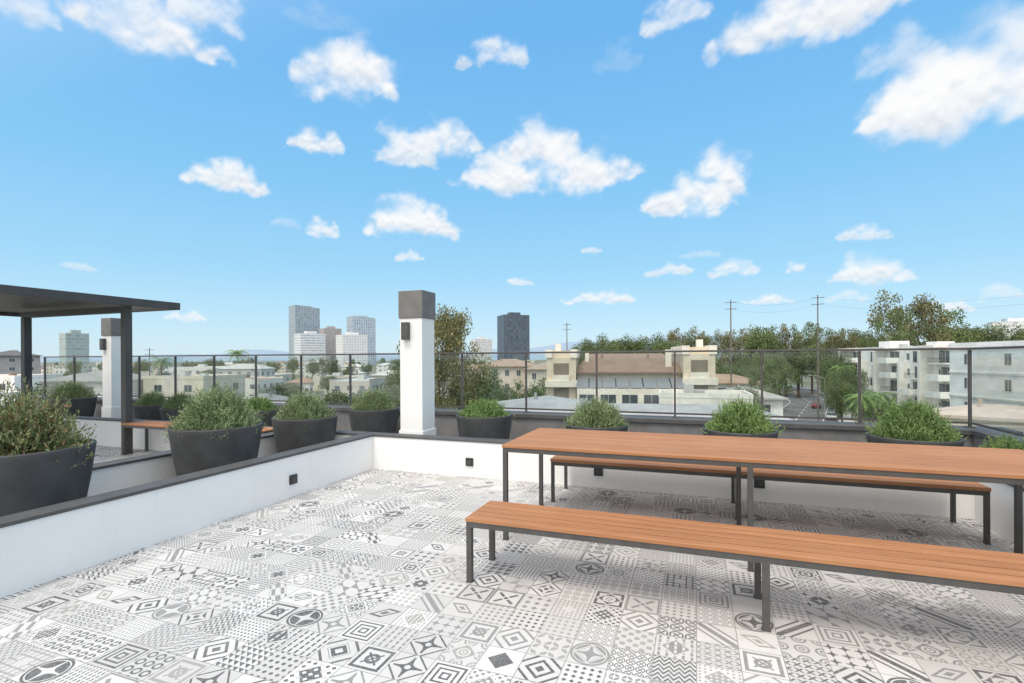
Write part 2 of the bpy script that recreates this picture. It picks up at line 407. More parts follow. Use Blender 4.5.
# ------------------------------------------------------------ tables and benches
def planks(x0,x1,y0,y1,z0,z1,n,gap=.006):
    mb=MB(); w=(y1-y0+gap)/n
    for i in range(n): mb.box(x0,x1,y0+i*w,y0+i*w+w-gap,z0,z1)
    return mb
def furniture(name,cat,x0,x1,y0,y1,h,n,label,legx,top,fr=.036,th=.024,leg=.036,gap=.006):
    cx,cy=(x0+x1)/2,(y0+y1)/2; a,b=x0-cx,x1-cx; c,d=y0-cy,y1-cy
    e=empty(name,(cx,cy,0),0,label,cat,group=cat+' set')
    obj(top,planks(a,b,c,d,h-th,h,n,gap).data(top,[M_wood]),e,bevel=.003)
    z1=h-th-.001; z0=z1-fr; i=.006
    m=MB().box(a+i,b-i,c+i,c+i+fr,z0,z1).box(a+i,b-i,d-i-fr,d-i,z0,z1)
    for X in (a+i,b-i-fr): m.box(X,X+fr,c+i+fr,d-i-fr,z0,z1)
    for lx in legx[1:-1]: m.box(lx-cx-fr/2,lx-cx+fr/2,c+i+fr,d-i-fr,z0,z1)
    obj('frame',m.data('frame',[M_steel]),e)
    lm=MB().box(-leg/2,leg/2,-leg/2,leg/2,.006,z0).box(-leg/2-.004,leg/2+.004,-leg/2-.004,leg/2+.004,0,.006).data('leg',[M_steel])
    for k,lx in enumerate(legx):
        for ly in (c+i+leg/2,d-i-leg/2):
            X=min(max(lx-cx,a+i+leg/2),b-i-leg/2)
            obj('leg',lm,e,loc=(X,ly,0))
furniture('dining_table','table',-1.50,2.32,3.84,4.90,.785,10,'long outdoor table with orange-brown plank top and steel legs',(-1.5,.36,2.34),'tabletop',gap=.009,fr=.034)
furniture('bench','bench',-1.45,2.30,3.03,3.47,.432,5,'backless orange-brown slatted bench beside long table',(-1.5,.36,2.34),'seat',gap=.014)
furniture('bench','bench',-1.42,2.20,5.02,5.62,.450,6,'backless orange-brown slatted bench against white wall',(-1.5,.36,2.34),'seat',gap=.014,th=.03,leg=.032)
furniture('bench','bench',-8.5,-5.67,5.28,5.68,.50,4,'backless slatted bench in the neighbouring patio',(-8.5,-7.1,-5.6),'seat',gap=.014)

# ------------------------------------------------------------ pergola
e=empty('pergola',(-10.2,4.1,0),0,'dark metal pergola with flat louvred roof over second patio','pergola')
rx0,rx1,ry0,ry1=-2.3,1.85,-4.6,2.05
z0,z1=2.36,2.48
m=MB().box(rx0,rx1,ry1-.1,ry1,z0,z1).box(rx0,rx1,ry0,ry0+.1,z0,z1).box(rx0,rx0+.1,ry0+.1,ry1-.1,z0,z1).box(rx1-.1,rx1,ry0+.1,ry1-.1,z0,z1)
obj('roof_frame',m.data('roof_frame',[M_perg]),e,bevel=.005)
m=MB(); y=ry0+.12
while y<ry1-.26: m.box(rx0+.101,rx1-.101,y,y+.15,2.43,2.455); y+=.165
obj('louvres',m.data('louvres',[M_perg]),e)
lxp=rx0+1.3
obj('cross_beam',MB().box(lxp-.05,rx1-.2+.05,1.25,1.35,2.26,2.358).data('cross_beam',[M_perg]),e)
pm=MB().box(-.055,.055,-.055,.055,0,2.258).data('post',[M_perg])
for x,y in ((rx1-.2,1.3),(lxp,1.3)): obj('post',pm,e,loc=(x,y,0),bevel=.004)
pm=MB().box(-.055,.055,-.055,.055,0,z0).data('post',[M_perg])
for x,y in ((rx1-.2,-4.2),(lxp,-4.2)): obj('post',pm,e,loc=(x,y,0),bevel=.004)

# ------------------------------------------------------------ ground, road
def groundmat():
    m,nt,b=newmat('city_ground'); tc=objc(nt)
    n=noise(nt,tc,.02,5,.6); n2=noise(nt,tc,.2,4,.6)
    c=mixc(nt,ss(n,.4,.6),(.22,.21,.17),(.12,.15,.07)); c=mixc(nt,ss(n2,.45,.65)*.7,c,(.30,.28,.25))
    nt.links.new(c,b.inputs['Base Color']); b.inputs['Roughness'].default_value=.95; return m
G=6500
obj('ground',MB().face([(-G,-G,GZ),(G,-G,GZ),(G,G,GZ),(-G,G,GZ)]).data('ground',[groundmat()]),kind='structure')
M_asph=mat('asphalt',(.15,.15,.152),.9,.2,.5); M_paint=mat('road_paint',(.7,.7,.68),.7,.1,3); M_conc=mat('concrete',(.42,.41,.39),.9,.15,.6)
RP=[Vector(survey(.45,50)),Vector(survey(.56,92)),Vector(survey(.595,135)),Vector(survey(.56,190)),Vector(survey(.42,300))]
def strip(name,pts,o0,o1,z,m,dash=None,z2=None):
    mb=MB()
    for a,b in zip(pts[:-1],pts[1:]):
        d=(b-a); L=d.length; d=d/L; nrm=Vector((d.y,-d.x))
        segs=[(0,L)] if not dash else [(s,s+dash[0]) for s in np.arange(0,L-dash[0],dash[0]+dash[1])]
        for s0,s1 in segs:
            p=[a+d*s0+nrm*o0,a+d*s0+nrm*o1,a+d*s1+nrm*o1,a+d*s1+nrm*o0]
            mb.face([(q.x,q.y,z) for q in p])
            if z2 is not None:
                mb.face([(p[0].x,p[0].y,z2),(p[0].x,p[0].y,z),(p[3].x,p[3].y,z),(p[3].x,p[3].y,z2)])
                mb.face([(p[1].x,p[1].y,z2),(p[1].x,p[1].y,z),(p[2].x,p[2].y,z),(p[2].x,p[2].y,z2)])
    return obj(name,mb.data(name,[m]),kind='structure')
for i,(p_,q_) in enumerate(zip(RP[:-1],RP[1:])):
    strip('road',[p_,q_],-7,7,GZ+.01+.004*i,M_asph)
strip('road_marking',RP,-.1,.1,GZ+.034,M_paint,(3,4))
strip('road_marking',RP,-4.6,-4.45,GZ+.038,M_paint); strip('road_marking',RP,4.45,4.6,GZ+.038,M_paint)
strip('pavement',RP,7,9.5,GZ+.14,M_conc,z2=GZ); strip('pavement',RP,-9.5,-7,GZ+.14,M_conc,z2=GZ)
a,b=RP[1],RP[2]; d=(b-a).normalized(); nr=Vector((d.y,-d.x)); mb=MB()
for i in range(11):
    o=-6.3+i*1.2; p=[a+d*2+nr*o,a+d*2+nr*(o+.6),a+d*5.5+nr*(o+.6),a+d*5.5+nr*o]; mb.face([(q.x,q.y,GZ+.043) for q in p])
obj('crosswalk',mb.data('crosswalk',[M_paint]),kind='structure')
cross=[Vector(survey(-1.2,118)),Vector(survey(0,112)),Vector(survey(.6,112)),Vector(survey(1.0,100))]
strip('road',cross,-5,5,GZ+.006,M_asph)

# cars
M_tyre=mat('tyre',(.02,.02,.02),.9,.1,5)
def car_meshes():
    W=.9; prof=[(-2.2,.45),(-2.2,.85),(-1.9,.95),(-1.0,1.0),(1.3,1.02),(2.0,.95),(2.2,.8),(2.2,.4)]
    cab=[(-1.75,.98),(-1.2,1.45),(.5,1.47),(1.25,1.02)]
    def ext(pr,w0,w1):
        mb=MB(); n=len(pr); zs=[p[1] for p in pr]; zl,zh=min(zs),max(zs)
        def w(z): return w0+(w1-w0)*(z-zl)/(zh-zl)
        L=[(x,-w(z),z) for x,z in pr]; R=[(x,w(z),z) for x,z in pr]
        mb.v=L+R; mb.f=[tuple(range(n)),tuple(reversed(range(n,2*n)))]+[(i,n+i,n+(i+1)%n,(i+1)%n) for i in range(n)]; mb.m=[0]*len(mb.f); return mb
    return ext(prof,W,W*.93),ext(cab,W*.9,W*.68),MB().box(-1.22,.52,-.6,.6,1.46,1.50),MB().tube((0,-.1,0),(0,.1,0),.33,.33,16)
cb,cc,cr,cw=car_meshes()
cabd=cc.data('cabin',[M_pane]); whd=cw.data('wheel',[M_tyre])
def car(x,y,rot,col,label):
    pm=mat('car_paint',col,.3,.03,1); e=empty('parked_car',(x,y,GZ+.03),rot,label,'car',group='cars on the street')
    obj('body',cb.data('body',[pm]),e,bevel=.06); obj('cabin_glass',cabd,e); obj('roof',cr.data('roof',[pm]),e,bevel=.015)
    for wx in (-1.4,1.4):
        for wy in (-.82,.82): obj('wheel',whd,e,loc=(wx,wy,.33))
dr=math.atan2(d.y,d.x)
for s,o,c,l in ((12,5.8,(.6,.6,.6),'silver car parked along the kerb'),(20,5.8,(.04,.04,.05),'black car parked along the kerb'),(30,-5.8,(.75,.75,.75),'white car parked along the kerb'),
                (8,-5.8,(.1,.1,.12),'dark grey car parked along the kerb'),(36,2.2,(.35,.04,.03),'red car driving along the street'),(-14,5.8,(.7,.7,.72),'white car parked along the kerb')):
    p=a+d*s+nr*o; car(p.x,p.y,dr,c,l)

# ------------------------------------------------------------ buildings
def winmesh(w,h):
    f=.07; return MB().box(-w/2,w/2,-.04,0,-h/2,-h/2+f,0).box(-w/2,w/2,-.04,0,h/2-f,h/2,0).box(-w/2,-w/2+f,-.04,0,-h/2+f,h/2-f,0).box(w/2-f,w/2,-.04,0,-h/2+f,h/2-f,0).box(-.03,.03,-.035,0,-h/2+f,h/2-f,0).box(-w/2+f,w/2-f,-.015,.0,-h/2+f,h/2-f,1).data('window',[M_winf,M_pane])
W1=winmesh(1.5,1.3); W2=winmesh(2.2,1.5); W3=winmesh(1.0,1.4)
_mc={}
def cmat(nm,c):
    k=(nm,c)
    if k not in _mc: _mc[k]=mat(nm,c,.85,.10,.6,detail=4)
    return _mc[k]
def block(x,y,rot,w,dp,ztop,wall,roofc,label,roof='flat',win=W1,step=3.4,floors=None,name='apartment_building',sides=True,ridge=None):
    H=ztop-GZ
    e=empty(name,(x,y,GZ),rot,label,'building',group='neighbourhood buildings')
    wm=cmat('wall_paint',wall); rm=cmat('roof_surface',roofc)
    obj('wall',MB().box(-w/2,w/2,0,dp,0,H).data('wall',[wm]),e)
    if roof=='flat':
        t=.25;h=.55; r=MB().box(-w/2-.05,w/2+.05,-.05,t,H,H+h).box(-w/2-.05,w/2+.05,dp-t,dp+.05,H,H+h).box(-w/2-.05,-w/2+t,t,dp-t,H,H+h).box(w/2-t,w/2+.05,t,dp-t,H,H+h)
        obj('parapet',r.data('parapet',[wm]),e)
        r=MB().box(-w/2+t,w/2-t,t,dp-t,H,H+.06)
        for i in range(max(1,int(w/5))):
            ux=random.uniform(-w/2+1.5,w/2-2.5); uy=random.uniform(1,max(1.2,dp-3)); hh=random.uniform(.6,1.3); r.box(ux,ux+random.uniform(.6,1.5),uy,uy+1,H+.06,H+hh)
        obj('roof',r.data('roof',[rm]),e)
    else:
        rh=roof; o=.6; ins=ridge if ridge is not None else min(w,dp)/2*.98
        r=MB(); A=(-w/2-o,-o,H); B=(w/2+o,-o,H); C=(w/2+o,dp+o,H); D=(-w/2-o,dp+o,H)
        if w>=dp or ridge is not None: P=(-w/2+ins,dp/2,H+rh); Q=(w/2-ins,dp/2,H+rh); r.face([A,B,Q,P]).face([B,C,Q]).face([C,D,P,Q]).face([D,A,P])
        else: P=(0,ins,H+rh); Q=(0,dp-ins,H+rh); r.face([A,B,P]).face([B,C,Q,P]).face([C,D,Q]).face([D,A,P,Q])
        r.face([D,C,B,A]); r.box(-w/2-o,w/2+o,-o-.06,-o,H-.22,H+.02)
        for i in range(max(1,int(w/7))):
            ux=random.uniform(-w/3,w/3); r.tube((ux,dp*.35,H+rh*.4),(ux,dp*.35,H+rh*.7+.7),.15,.15,6)
        obj('roof',r.data('roof',[rm]),e)
    nf=floors or max(1,int(H/3.05)); nw=max(1,int((w-1)/step)); ns=max(1,int((dp-1)/step))
    tot=0
    for k in range(nf):
        z=H-1.55-k*3.0
        if z<1 or k>3: break
        for i in range(nw):
            if tot>60: break
            obj('window',win,e,loc=(-w/2+w*(i+.5)/nw,0,z)); tot+=1
        if sides and k<3:
            for sx,rr in ((-w/2,-math.pi/2),(w/2,math.pi/2)):
                for i in range(ns):
                    obj('window',win,e,loc=(sx,dp*(i+.5)/ns,z),rot=rr); tot+=1
    return e,H
occ=[]
def facing(t,extra=0): return -(math.atan(t)-YAW)+extra
# cream complex with brown roof and two towers
x,y=survey(.232,72)
e,H=block(x,y,facing(.232,.06),14.6,12,-.6,(.66,.59,.49),(.24,.165,.125),'beige apartment house with brown hipped roof between two towers',roof=2.7,win=W2,ridge=1.8)
wm=cmat('wall_paint',(.64,.55,.43)); wm2=cmat('wall_paint',(.76,.71,.62)); sh_=cmat('recess_shade',(.20,.17,.14))  # dark panels paint the shade of openings onto the flat tower fronts
for sx,zt in ((-9.5,2.7),(9.5,3.1)):
    h=zt-GZ; g=1 if sx>0 else -1
    t=MB().box(sx-2.1,sx+2.1,-1.5,9,0,h-1.2,0).box(sx-2.3,sx-1.3,-1.7,9,h-1.2,h,2).box(sx+1.3,sx+2.3,-1.7,9,h-1.2,h,2).box(sx-1.3,sx+1.3,-.6,9,h-1.2,h-.2,0)
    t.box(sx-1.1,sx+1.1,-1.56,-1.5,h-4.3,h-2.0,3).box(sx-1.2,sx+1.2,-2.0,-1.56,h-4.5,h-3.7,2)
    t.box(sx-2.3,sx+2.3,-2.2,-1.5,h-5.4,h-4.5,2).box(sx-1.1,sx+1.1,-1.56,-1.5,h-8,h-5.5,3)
    t.box(sx+g*.6-.4,sx+g*.6+.4,1.0,2.0,h-.2,h+.9,2)
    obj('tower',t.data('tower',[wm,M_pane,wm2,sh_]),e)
    for q in (-1,1): obj('window',W3,e,loc=(sx+g*2.1,2.5+q*1.5,h-3.5),rot=math.pi/2*g)
obj('chimney',MB().box(5.4,6.2,1.2,2.0,H-.1,H+3.2).box(-6.2,-5.6,3,3.6,H-.1,H+2.8).data('chimney',[wm2]),e)
sm=mat('solar_panel',(.19,.20,.215),.35,.1,2)
m=MB()
for i in range(8): m.face([(-7.3+i*1.85,-3.6,H-2.1),(-5.6+i*1.85,-3.6,H-2.1),(-5.6+i*1.85,-.7,H-.8),(-7.3+i*1.85,-.7,H-.8)])
obj('solar_panel_array',m.data('solar',[sm]),e)
obj('annexe_wall',MB().box(-7.2,7.2,-3.7,-.02,0,H-2.2).data('annexe',[wm2]),e)
for q in range(5):
    for k in range(2): obj('window',W2,e,loc=(-5.8+q*2.9,-3.7,H-3.7-3*k))
occ.append((x,y,24))
def B(t,d,w,dp,zt,wall,roofc,label,extra=0,**k):
    x,y=survey(t,d); e=block(x,y,facing(t,extra),w,dp,zt,wall,roofc,label,**k); occ.append((x,y,max(w,dp)*.75)); return e
B(.385,57,10,7,-3.2,(.74,.71,.65),(.42,.41,.40),'cream two-storey house with flat grey roof',.06,win=W1,step=2.6)
B(.08,46,9,9,-3.3,(.70,.68,.65),(.36,.37,.38),'low white building with shallow grey pitched roof',.12,roof=1.0,win=W1)
B(.27,37,19,6,-3.0,(.72,.71,.69),(.36,.36,.37),'low white building with grey pitched metal roof',.1,win=W1,roof=.8)
B(-.01,112,13,10,-.3,(.66,.56,.48),(.36,.26,.2),'tan townhouses with brown tiled roof',-.1,roof=1.6,win=W3,step=2.4)
B(.075,108,10,10,-.9,(.70,.64,.56),(.36,.28,.22),'tan townhouses with brown tiled roof',.1,roof=1.5,win=W3,step=2.4)
B(-.10,120,12,9,-1.0,(.74,.65,.58),(.44,.32,.25),'pale pink apartment block with tiled roof',.2,roof=1.6,win=W3,step=2.4)
B(-1.0,170,14,30,3.2,(.35,.34,.34),(.12,.12,.13),'dark hall with pitched roof beyond the rooftops',0,roof=2.0)
# white apartment with balconies
pL,pR=Vector(survey(.672,122)),Vector(survey(.895,86)); c=(pL+pR)/2; rot=math.atan2(pR.y-pL.y,pR.x-pL.x); wl=(pR-pL).length
CR_=(.85,.83,.79)
e,H=block(c.x,c.y,rot,wl,14,2.9,CR_,(.5,.5,.5),'cream-white four-storey apartment block with stacked balconies',win=W3,step=7.2,sides=True)
occ.append((c.x,c.y,26))
wp=cmat('wall_paint',CR_); bpn=cmat('balcony_panel',(.66,.63,.58))
def balc(w,dpt,solid):
    m=MB().box(-w/2,w/2,-dpt,0,0,.22,0)
    if solid: m.box(-w/2,w/2,-dpt,-dpt+.1,.22,1.15,0).box(-w/2,-w/2+.1,-dpt+.1,0,.22,1.15,0).box(w/2-.1,w/2,-dpt+.1,0,.22,1.15,0)
    else:
        m.box(-w/2,w/2,-dpt,-dpt+.05,1.08,1.15,1)
        n=int(w/.3)
        for i in range(n+1): X=-w/2+.04+(w-.08)*i/n; m.box(X-.02,X+.02,-dpt+.01,-dpt+.04,.22,1.08,1)
    return m.data('balcony',[wp,bpn if solid else M_steel])
BM=[balc(4.2,2.2,True),balc(4.6,1.5,False),balc(3.2,2.6,True)]
dm=MB().box(-1.5,1.5,-.03,0,0,2.2,0).box(-1.6,-1.5,-.06,0,0,2.3,1).box(1.5,1.6,-.06,0,0,2.3,1).box(-.04,.04,-.05,-.03,0,2.2,1).data('door',[M_pane,M_winf])
for i in range(5):
    top=0 if i%2==0 else 1
    for k in range(4):
        X=-wl/2+wl*(i+.5)/5+.3+(.5 if k%2 else 0)
        if not (k==0 and top): obj('balcony',BM[(i+k)%3],e,loc=(X,0,H-2.9-k*3.0))
        obj('door',dm,e,loc=(X,0,H-2.66-k*3.0))
    hh=H+.5 if not top else H-2.6
    m=MB().box(-.3,.3,-2.3 if not top else -1.6,0,0,hh)
    if not top: m.box(.3,4.0,-2.3,-.06,H+.1,H+.5)
    obj('bay',m.data('bay',[cmat('wall_paint',(.80,.77,.72))]),e,loc=(-wl/2+wl*i/5+.4,0,0))
obj('stair_head',MB().box(-wl*.3,-wl*.3+4,3,7,H,H+1.9).box(wl*.18,wl*.18+3,2,5,H,H+1.3).data('stair_head',[wp]),e)
pL,pR=Vector(survey(.875,66)),Vector(survey(1.3,42)); c=(pL+pR)/2; rot=math.atan2(pR.y-pL.y,pR.x-pL.x); wl=(pR-pL).length
e,H=block(c.x,c.y,rot,wl,13,2.6,(.87,.86,.84),(.5,.5,.5),'plain cream-white stucco apartment block with few windows',win=W3,step=5.5,sides=False)
for k in range(4): obj('band',MB().box(-wl/2,wl/2,-.12,0,H-.4-k*3.0,H-.15-k*3.0).data('band',[cmat('wall_paint',(.7,.68,.65))]),e)
occ.append((c.x,c.y,20))
B(.97,38,7,5,-3.2,(.78,.71,.62),(.58,.47,.4),'small tan garage with low tiled roof',.0,roof=.8,win=W3)
B(.47,70,9,8,-4.2,(.8,.79,.76),(.4,.38,.36),'small white house with grey roof by the street',.15,roof=1.3)
B(.42,95,12,9,-3.4,(.70,.64,.56),(.36,.25,.18),'beige house with brown tiled roof',-.1,roof=1.5)

# towers far away, most colours lightened to stand for distance haze
def tower(t0,t1,zt,d,wall,glass,pw,ph,fw,fh,label,slant=0,dpf=.8):
    t=(t0+t1)/2; w=(t1-t0)*d*.80; x,y=survey(t,d); h=zt-GZ
    m=MB().box(-w/2,w/2,0,w*dpf,0,h)
    if slant: m.v=[(a,b,z if (z<1 or a<0) else z-slant) for a,b,z in m.v]
    m.box(-w*.2,w*.22,w*.2,w*.5,h-slant-3,h-slant+4)
    obj('office_tower',m.data('office_tower',[gridmat('tower_facade',wall,glass,pw,ph,fw,fh,.4)]),loc=(x,y,GZ),rot=facing(t,.35),label=label,cat='building',group='distant towers')
tower(-.438,-.378,98,900,(.44,.46,.48),(.20,.26,.31),5,4,.75,.7,'tall grey glass office tower on the skyline',4)
tower(-.428,-.366,42,800,(.80,.79,.78),(.34,.38,.42),4,4,1.1,.45,'white banded mid-rise office block')
tower(-.380,-.336,54,860,(.46,.40,.38),(.26,.27,.30),4,4,.5,.6,'brownish office tower on the skyline')
tower(-.324,-.266,75,860,(.58,.62,.66),(.22,.28,.36),4,5,.6,.8,'blue-grey office tower with vertical bands',3)
tower(-.345,-.282,38,760,(.82,.8,.79),(.38,.42,.45),4,4,.6,.45,'white apartment tower on the skyline')
tower(-.024,.044,62,700,(.10,.115,.14),(.06,.08,.115),4,4,.8,.8,'dark glass office tower on the skyline')
tower(-.078,-.034,32,800,(.75,.74,.73),(.40,.42,.45),4,4,.6,.5,'pale office block on the skyline')
tower(-.892,-.845,34,600,(.46,.5,.49),(.24,.30,.31),4,4,.8,.55,'grey-green glass office block on the skyline')
tower(.965,1.09,40,560,(.78,.77,.76),(.46,.48,.5),4,4,1.1,.5,'long white building on wooded hilltop',dpf=.3)
# generic city
gm=[gridmat('lowrise_facade',c,(.16,.18,.2),3.4,3.0,.42,.45,.8) for c in ((.8,.78,.74),(.72,.66,.56),(.82,.8,.78),(.62,.57,.52),(.68,.69,.7))]
rf=[cmat('roof_surface',c) for c in ((.55,.55,.53),(.4,.26,.19),(.34,.34,.34),(.66,.65,.62))]
def road_clear(x,y,r):
    p=Vector((x,y))
    for pts in (RP,cross):
        for a_,b_ in zip(pts[:-1],pts[1:]):
            dd=b_-a_; s=max(0,min(1,(p-a_).dot(dd)/dd.length_squared))
            if (p-(a_+dd*s)).length<r: return False
    return True
def free(x,y,r):
    return all((x-a_)**2+(y-b_)**2>(r+c_)**2 for a_,b_,c_ in occ)
cnt=0; tries=0
while cnt<125 and tries<5000:
    tries+=1
    d_=52+ (random.random()**1.6)*560; t=random.uniform(-1.25,1.15)
    if d_<90 and t>-.12: continue
    x,y=survey(t,d_); w=random.uniform(9,20); dp=random.uniform(8,14); r=max(w,dp)*.55
    if not free(x,y,r) or not road_clear(x,y,r+8): continue
    zt=GZ+random.choice((4,6.5,6.5,7,9.2))+max(0,(d_-250)*.006)
    if d_<80: zt=min(zt,-3.5)
    occ.append((x,y,r)); cnt+=1
    rot=random.choice((0,0,math.pi/2))+random.uniform(-.08,.08)+.25
    wi=random.randrange(5)
    if d_<95:
        block(x,y,rot,w,dp,zt,((.8,.78,.74),(.72,.66,.56),(.82,.8,.78),(.66,.6,.55),(.74,.74,.75))[wi],((.55,.55,.53),(.4,.26,.19),(.34,.34,.34))[cnt%3],random.choice(('low pale stucco house among trees','two-storey stucco house among street trees')),roof=('flat','flat',1.6)[cnt%3],win=W1,step=3.8)
        continue
    h=zt-GZ; m=MB().box(-w/2,w/2,-dp/2,dp/2,0,h,0)
    if cnt%3==0:
        o=.5; m.face([(-w/2-o,-dp/2-o,h),(w/2+o,-dp/2-o,h),(w/2-dp/2,0,h+1.8),(-w/2+dp/2,0,h+1.8)],1).face([(w/2+o,dp/2+o,h),(-w/2-o,dp/2+o,h),(-w/2+dp/2,0,h+1.8),(w/2-dp/2,0,h+1.8)],1)
        m.face([(w/2+o,-dp/2-o,h),(w/2+o,dp/2+o,h),(w/2-dp/2,0,h+1.8)],1).face([(-w/2-o,dp/2+o,h),(-w/2-o,-dp/2-o,h),(-w/2+dp/2,0,h+1.8)],1)
    else:
        m.box(-w/2+.3,w/2-.3,-dp/2+.3,dp/2-.3,h,h+.05,1); 
        for s in (-1,1): m.box(-w/2,w/2,s*(dp/2-.15)-.15,s*(dp/2-.15)+.15,h,h+.5,0)
        m.box(-1.5,1.2,-1,1,h+.05,h+1.4,1)
    obj('low_rise_house',m.data('house',[gm[wi],rf[cnt%4]]),loc=(x,y,GZ),rot=rot,label='low pale city building among trees',cat='building',group='distant low buildings')

# ------------------------------------------------------------ trees
def crown_mesh(name,leaf,ncl,per,cr,ls,shape='round',flat=.8):
    C=[];D=[]
    for i in range(ncl):
        if shape=='round':
            q=unit(rng.normal(size=(1,3)))[0]*(.30+.70*rng.random()**.6); c=np.array([q[0]*.40,q[1]*.40,.62+q[2]*.30])
        elif shape=='tall':
            z=.35+.6*rng.random(); a_=rng.random()*6.28; rr=(.15+.27*rng.random())*(1.15-.6*abs(z-.6)); c=np.array([math.cos(a_)*rr,math.sin(a_)*rr,z])
        elif shape=='ovate':
            z=.42+.52*rng.random(); a_=rng.random()*6.28; rr=.42*rng.random()**.55*math.sqrt(max(.12,1-((z-.62)/.36)**2)); c=np.array([math.cos(a_)*rr,math.sin(a_)*rr,z])
        else:
            z=.1+.85*rng.random(); a_=rng.random()*6.28; rr=.35*(1-z)*rng.random()**.5; c=np.array([math.cos(a_)*rr,math.sin(a_)*rr,z])
        r_=cr*(.6+.8*rng.random()); n=int(per*(r_/cr)**2)
        p=unit(rng.normal(size=(n,3)))*(rng.random((n,1))**.45)*r_*np.array([1,1,flat]); C.append(c+p); D.append(unit(rng.normal(size=(n,3))))
    C=np.concatenate(C);D=np.concatenate(D)
    v=leaf_arrays(C,D,ls*(.6+.8*rng.random(len(C))),ls*.6*(.6+.8*rng.random(len(C))))
    return add_leaves(name,v,[leaf])
def trunk_mesh(seed,fork=.35):
    r=random.Random(seed); m=MB(); m.tube((0,0,0),(.01,0,fork),.028,.02,8)
    for i in range(6):
        a_=i*1.05+r.random(); l=.22+.12*r.random(); mid=(math.cos(a_)*l*.5,math.sin(a_)*l*.5,fork+.15+.1*r.random()); en=(math.cos(a_)*l,math.sin(a_)*l,.62+.25*r.random())
        m.tube((.01,0,fork-.02),mid,.014,.008,6); m.tube(mid,en,.008,.002,5)
    m.tube((.01,0,fork-.01),(-.01,.01,.88),.018,.003,6)
    return m.data('trunk',[M_bark])
TR=[trunk_mesh(i) for i in range(3)]
CR={'near':[crown_mesh('cn',L_airy,110,190,.080,.0175,'ovate')],
    'round':[crown_mesh('c1',L_tree,50,150,.12,.027),crown_mesh('c2',L_far,46,150,.125,.027),crown_mesh('c3',L_tree,54,140,.11,.026)],
    'tall':[crown_mesh('t1',L_olive,44,150,.10,.026,'tall'),crown_mesh('t2',L_tree,42,150,.10,.026,'tall')],
    'cone':[crown_mesh('k1',L_tree,26,150,.08,.028,'cone')]}
nt_=0
def tree(x,y,h,w,kind='round',label='leafy green tree between houses',z=GZ,i=None):
    global nt_
    nt_+=1; L=CR[kind]; me=L[(nt_ if i is None else i)%len(L)]
    e=empty('tree',(x,y,z),random.random()*6.28,label,'tree',group='city trees',scale=(w,w,h))
    obj('trunk',TR[nt_%3],e); obj('crown',me,e)
def T(t,d,ztop,w,kind='round',label='leafy green tree between houses',i=None):
    x,y=survey(t,d); tree(x,y,(ztop-GZ)/.93,w,kind,label,i=i)
T(-.14,44,5.2,9.0,'near','olive-brown tree with full airy crown behind the railing')
T(-.05,60,.4,6,'round'); T(-.22,62,1.0,6,'round'); T(-.20,52,1.2,5,'round'); T(.03,66,-1.6,6); T(.08,75,-.8,6); T(-.09,54,-.6,6.5); T(-.01,58,-2.2,5); T(.06,56,-3.0,5); T(-.03,50,-3.2,5)
for t,zt in ((.12,5.0),(.14,6.0),(.165,7.4),(.19,8.4),(.215,8.0),(.24,6.8),(.265,7.6),(.29,8.2),(.315,7.0)): T(t,150+random.uniform(-8,8),zt,13,'round','dense green tree behind brown roofed house')
for t in np.arange(.34,.80,.026): T(float(t),165+random.uniform(-15,15),random.uniform(6.8,11.5),random.uniform(11,16),random.choice(('round','tall','tall')),'tall green tree in a row beyond the street')
T(.79,135,17.0,20,'tall','tall spreading eucalyptus rising behind white apartments',0); T(.84,140,15.0,18,'tall','tall spreading eucalyptus rising behind white apartments',1); T(.755,130,12.0,11,'tall','tall slender eucalyptus behind white apartments',1)
for t in (.87,.91,.95,1.0,1.05): T(t,158,random.uniform(10.5,12.5),17,'round')
T(.72,150,8,10,'cone','dark conical evergreen beyond the street')
for t,d_,zt,w in ((.50,82,-.5,6),(.535,112,1.5,8),(.50,75,-2.5,5),(.66,84,-2.2,6),(.68,96,-.5,6),(.70,78,-3.5,5),(.74,72,-4,5),(.64,122,2.5,9),(.52,140,3,9),(.50,125,2,9),(.46,118,1.5,8),(.80,66,-4.6,5),(.86,60,-4.8,4.5),
    (.44,108,.5,8),(.48,100,0,7),(.655,112,1.5,8),(.655,98,-.5,7),(.60,165,5,12),(.62,175,6,12),(.58,200,6,12),(.46,60,-3.6,4.5),(.43,66,-3,5),(.57,150,2.5,7),(.47,66,-2.2,5.5)):
    T(t,d_,zt,w,'round','street tree with rounded green crown')
for k in range(165):
    for _ in range(30):
        d_=56+(random.random()**1.5)*420; t=random.uniform(-1.25,1.1) if k<100 else random.uniform(-1.25,-.05)
        if t>.08 and d_<105: continue
        x,y=survey(t,d_)
        if road_clear(x,y,8) and all((x-a_)**2+(y-b_)**2>(c_*.8)**2 for a_,b_,c_ in occ): break
    else: continue
    h=random.uniform(6,11); 
    if d_>200: h=random.uniform(10,15)
    tree(x,y,h,random.uniform(6,10.5),random.choice(('round','round','round','tall','cone')) if d_>90 else 'round')
